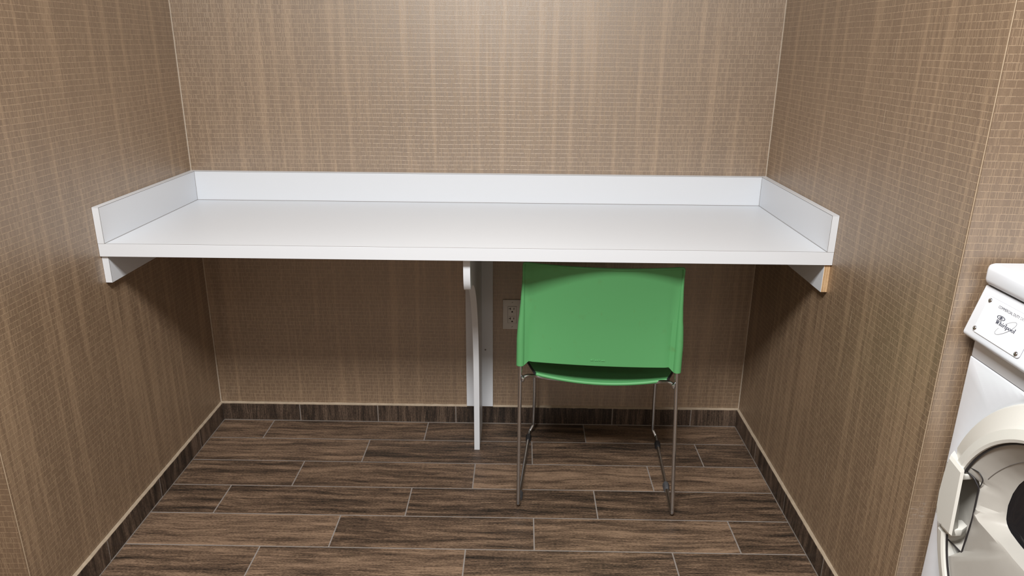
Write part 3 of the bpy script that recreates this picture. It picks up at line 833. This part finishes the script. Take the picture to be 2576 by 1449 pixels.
stroke_c(bm, [orb(math.radians(-88+d)) for d in range(0, 186, 6)], lambda q: 0.00035+0.0004*(1-q)**2)
stroke_c(bm, [orb(math.radians(128+d)) for d in range(0, 156, 6)], lambda q: 0.00035+0.0004*q*q)
ds('orbit_mark', bm, m_ink, npl)
bm = nb()   # small oval emblem above the W
ec = (0.0805, 0.0594); et = math.radians(2)
fe = lambda x, y: (ec[0]+x*math.cos(et)-y*math.sin(et), ec[1]+x*math.sin(et)+y*math.cos(et))
ring2(bm, 0, 0, 0.0112, 0.0040, 0.0094, 0.0030, fe, HT-0.0002, HT+0.0003)
ring2(bm, 0, 0, 0.0052, 0.0023, 0.0043, 0.0016, fe, HT-0.0002, HT+0.0003)
ring2(bm, 0, 0, 0.0022, 0.0017, 0.0001, 0.0001, fe, HT-0.0002, HT+0.0003)
ds('emblem', bm, m_ink, npl)

# door: cream ring, grey dished middle, dark window, gasket, grip
def P(y, z, x): return (x, y, z)
A0, A1 = math.radians(19.5), math.radians(360-13.2)
def ring_prof():
    return [(0.3230, 2.0800), (0.3225, 2.0660), (0.3190, 2.0610), (0.2850, 2.0440), (0.2780, 2.0385), (0.2600, 2.0345), (0.2545, 2.0365), (0.2535, 2.0450), (0.2535, 2.0800)]
bm = nb(); NA = 84
rings = []
for k in range(NA+1):
    a = A0+(A1-A0)*k/NA
    rings.append([P(YC+r*math.cos(a), ZD+r*math.sin(a), x) for r, x in ring_prof()])
loft(bm, rings, True, True, True)
door = dp('door', bm, m_cream, 25)
# pocket behind the grip (boundary in y,z) as seen from the door centre
C2Z = 0.610
outl = [(-1.3859, 0.5761), (-1.3822, 0.6017), (-1.3863, 0.6312), (-1.3949, 0.6554), (-1.4060, 0.6740), (-1.4300, 0.6960), (-1.4700, 0.7130)]
bot = [(-1.3920, 0.5670), (-1.4030, 0.5605), (-1.4306, 0.5550), (-1.4700, 0.5510)]
half = bot[::-1] + outl
outl = [(YC, 0.549)] + half + [(YC, 0.719)] + [(2*YC-y, z) for y, z in half[::-1]]
pk = [(-1.2900, 0.6370), (-1.3290, 0.6215), (-1.3360, 0.6130), (-1.3375, 0.5850), (-1.3380, 0.5400), (-1.3345, 0.4590), (-1.3290, 0.4560), (-1.2880, 0.4640), (-1.2420, 0.4860), (-1.2380, 0.5300), (-1.2420, 0.6080)]
def hit(poly, cy, cz, a):
    d = (math.cos(a), math.sin(a)); best = None
    for (p, q) in zip(poly, poly[1:]+poly[:1]):
        ex, ez = q[0]-p[0], q[1]-p[1]; det = d[0]*(-ez)+d[1]*ex
        if abs(det) < 1e-12: continue
        bx0, bz0 = p[0]-cy, p[1]-cz
        t = (bx0*(-ez)+bz0*ex)/det; w = (d[0]*bz0-d[1]*bx0)/det
        if t > 0 and -1e-6 <= w <= 1+1e-6 and (best is None or t < best): best = t
    return best
def circ_t(a, r):
    """distance from (YC, C2Z) to the circle of radius r about the door centre"""
    b = (C2Z-ZD)*math.sin(a); return -b + math.sqrt(r*r-(C2Z-ZD)**2+b*b)
def sstep(x): x = max(0.0, min(1.0, x)); return x*x*(3-2*x)
FU = [0.0, 0.04, 0.16, 0.34, 0.52, 0.70, 0.84, 0.94, 1.0]
def xup(f): return 2.0455 + 0.0395*(0.55*f + 0.45*sstep(f))
AA = sorted([2*PI*k/144 for k in range(144)])
rings = [[] for _ in FU]
groove = []
for a in AA:
    c, s_a = math.cos(a), math.sin(a)
    T0 = circ_t(a, 0.2520); Tp = hit(pk, YC, C2Z, a)
    if Tp and Tp < T0: T0 = Tp
    Tw = hit(outl, YC, C2Z, a) or 0.1
    w = sstep((-s_a-0.165)/0.07)
    # sill line in front of the window foot
    Tr = T0
    if s_a < -0.05:
        zr = 0.5535 - 0.010*(1-abs(c)); Tr = min(T0-0.012, max(Tw+0.004, (C2Z-zr)/(-s_a)))
    fx0 = 0.37*sstep((circ_t(a, 0.2520)-T0)/0.02)
    for k, f in enumerate(FU):
        tu = lerp(T0, Tw, f); x_u = xup(fx0+(1-fx0)*f)
        fd = [0.0, 0.05, 0.3, 0.65, 0.93, 1.0]
        if k <= 5: td = lerp(T0, Tr, fd[k]); x_d = (2.0455, 2.0460, 2.0475, 2.0495, 2.0515, 2.0540)[k]
        else: td = lerp(Tr, Tw, (0.30, 0.70, 1.0)[k-6]); x_d = (2.0600, 2.0740, 2.0850)[k-6]
        if k <= 5: x_d = max(x_d, lerp(x_d, 2.0578, fx0/0.37*(1-fd[k])))
        t_ = lerp(tu, td, w)
        rings[k].append((lerp(x_u, x_d, w), YC+t_*c, C2Z+t_*s_a))
    tg = circ_t(a, 0.2215)
    if math.radians(5) < a < PI-math.radians(5) and tg < T0-0.001:
        f = (T0-tg)/(T0-Tw); groove.append((xup(fx0+(1-fx0)*f)-0.0004, YC+tg*c, C2Z+tg*s_a))
bm = nb(); loft(bm, rings, True)
ds('door_dish', bm, m_dish, door, 32, label='warm grey dished centre of the door')
r5 = rings[-1]
bm = nb(); loft(bm, [r5, [(x+0.0015, y, z) for x, y, z in r5], [(2.0900, lerp(y, YC, 0.10), lerp(z, C2Z, 0.12)) for x, y, z in r5]], True, False, True)
ds('window', bm, m_glass, door, 30, label='dark door window')
bm = nb(); tube(bm, groove, 0.0007, 6); ds('groove', bm, m_seam, door, 60)
bm = nb()
tube(bm, [(2.0425, YC+0.2525*math.cos(a), ZD+0.2525*math.sin(a)) for a in [A0+0.03+(A1-A0-0.04)*k/90 for k in range(91)]], 0.0022, 8)
ds('gasket', bm, m_gask, door, 60)
# pocket bowl behind the grip
pk_c = (sum(p[0] for p in pk)/len(pk), sum(p[1] for p in pk)/len(pk))
bm = nb()
loft(bm, [[P(y, z, 2.0480 + 0.0105*sstep((-1.285-y)/0.045)) for y, z in pk], [P(y, z, 2.0600) for y, z in pk],
          [P(lerp(y, pk_c[0], 0.10), lerp(z, pk_c[1], 0.06), 2.0760) for y, z in pk],
          [P(lerp(y, pk_c[0], 0.40), lerp(z, pk_c[1], 0.22), 2.0860) for y, z in pk]], True, False, True)
ds('grip_pocket', bm, m_dish, door, 35)
bm = nb()
tube(bm, fillet([(2.0400, -1.2880, 0.6365), (2.0515, -1.3260, 0.6230), (2.0560, -1.3375, 0.6100), (2.0575, -1.3378, 0.5400), (2.0550, -1.3340, 0.4570)], [0, 0.01, 0.012, 0.2, 0], 5), 0.0017, 8)
tube(bm, fillet([(2.0400, -1.2885, 0.6385), (2.0465, -1.3150, 0.6410), (2.0505, -1.3360, 0.6430), (2.0545, -1.3460, 0.6340), (2.0570, -1.3385, 0.6140)], [0, 0.02, 0.008, 0.012, 0], 5), 0.0011, 8)
tube(bm, [(2.0430, -1.2860, 0.4660), (2.0535, -1.3300, 0.4585)], 0.0013, 8)
ds('gasket', bm, m_gask, door, 60)
# grip: bevelled outer slab on two posts
front = [(2.0340, -1.2665, 0.6310), (2.0262, -1.3200, 0.6320), (2.0262, -1.3265, 0.4975), (2.0345, -1.2715, 0.4890), (2.0345, -1.2600, 0.5170), (2.0342, -1.2580, 0.5500), (2.0342, -1.2605, 0.5950)]
back = [(2.0560, -1.2440, 0.6360), (2.0440, -1.2860, 0.6440), (2.0400, -1.3200, 0.4900), (2.0560, -1.2490, 0.4800), (2.0620, -1.2330, 0.5080), (2.0620, -1.2290, 0.5500), (2.0600, -1.2330, 0.5950)]
mid = [(x+0.004, y+(0.0035 if y > -1.30 else -0.0040), z+(0.0065 if z > 0.6 else (-0.002 if z < 0.5 else 0))) for x, y, z in front]
# inner side of the grip runs back to the pocket
back[1] = (2.0460, -1.2890, 0.6350); back[2] = (2.0480, -1.3210, 0.4900)
bm = nb(); loft(bm, [back, mid, front], True, True, True)
grip = ds('handle', bm, m_cream, door, 10, label='cream door handle')
bm = nb()
prism(bm, [(2.0310, -1.2900, 0.4890), (2.0310, -1.3250, 0.4890), (2.0540, -1.3230, 0.4890), (2.0720, -1.3100, 0.4890), (2.0720, -1.2900, 0.4890)], (0, 0, 0.0150), 0, 0.0015, 2)
o_ = sub('handle_post', bm, m_cream, door, DRY, 30)
bm = nb()
prism(bm, [(2.0350, -1.2900, 0.6120), (2.0310, -1.3150, 0.6120), (2.0560, -1.3120, 0.6120), (2.0720, -1.3030, 0.6120), (2.0720, -1.2900, 0.6120)], (0, 0, 0.0110), 0, 0.0015, 2)
sub('handle_post', bm, m_cream, door, DRY, 30)
# small hinge-side latch mark at the top of the opening, drum behind the window
bm = nb()
tube(bm, [(2.130, YC, 0.60), (2.640, YC, 0.60)], 0.24, 40)
dp('drum', bm, m_gask, 40)

# ------------------------------------------------------------------ ceiling lamps (above the view)
for i, (lx, ly, sx, sy, pw) in enumerate(LAMPS):
    lamp = empty('ceiling_light', (lx, ly, CEIL))
    tag(lamp, ('recessed ceiling light panel nearest the counter', 'recessed ceiling light panel further from the counter')[i], 'lamp', 'ceiling light panels')
    bm = nb()
    for (x0, x1, y0, y1) in ((-sx/2-.03, sx/2+.03, sy/2, sy/2+.03), (-sx/2-.03, sx/2+.03, -sy/2-.03, -sy/2), (-sx/2-.03, -sx/2, -sy/2, sy/2), (sx/2, sx/2+.03, -sy/2, sy/2)):
        box(bm, lx+x0, lx+x1, ly+y0, ly+y1, CEIL-0.010, CEIL)
    part('frame', bm, m_lens, lamp)
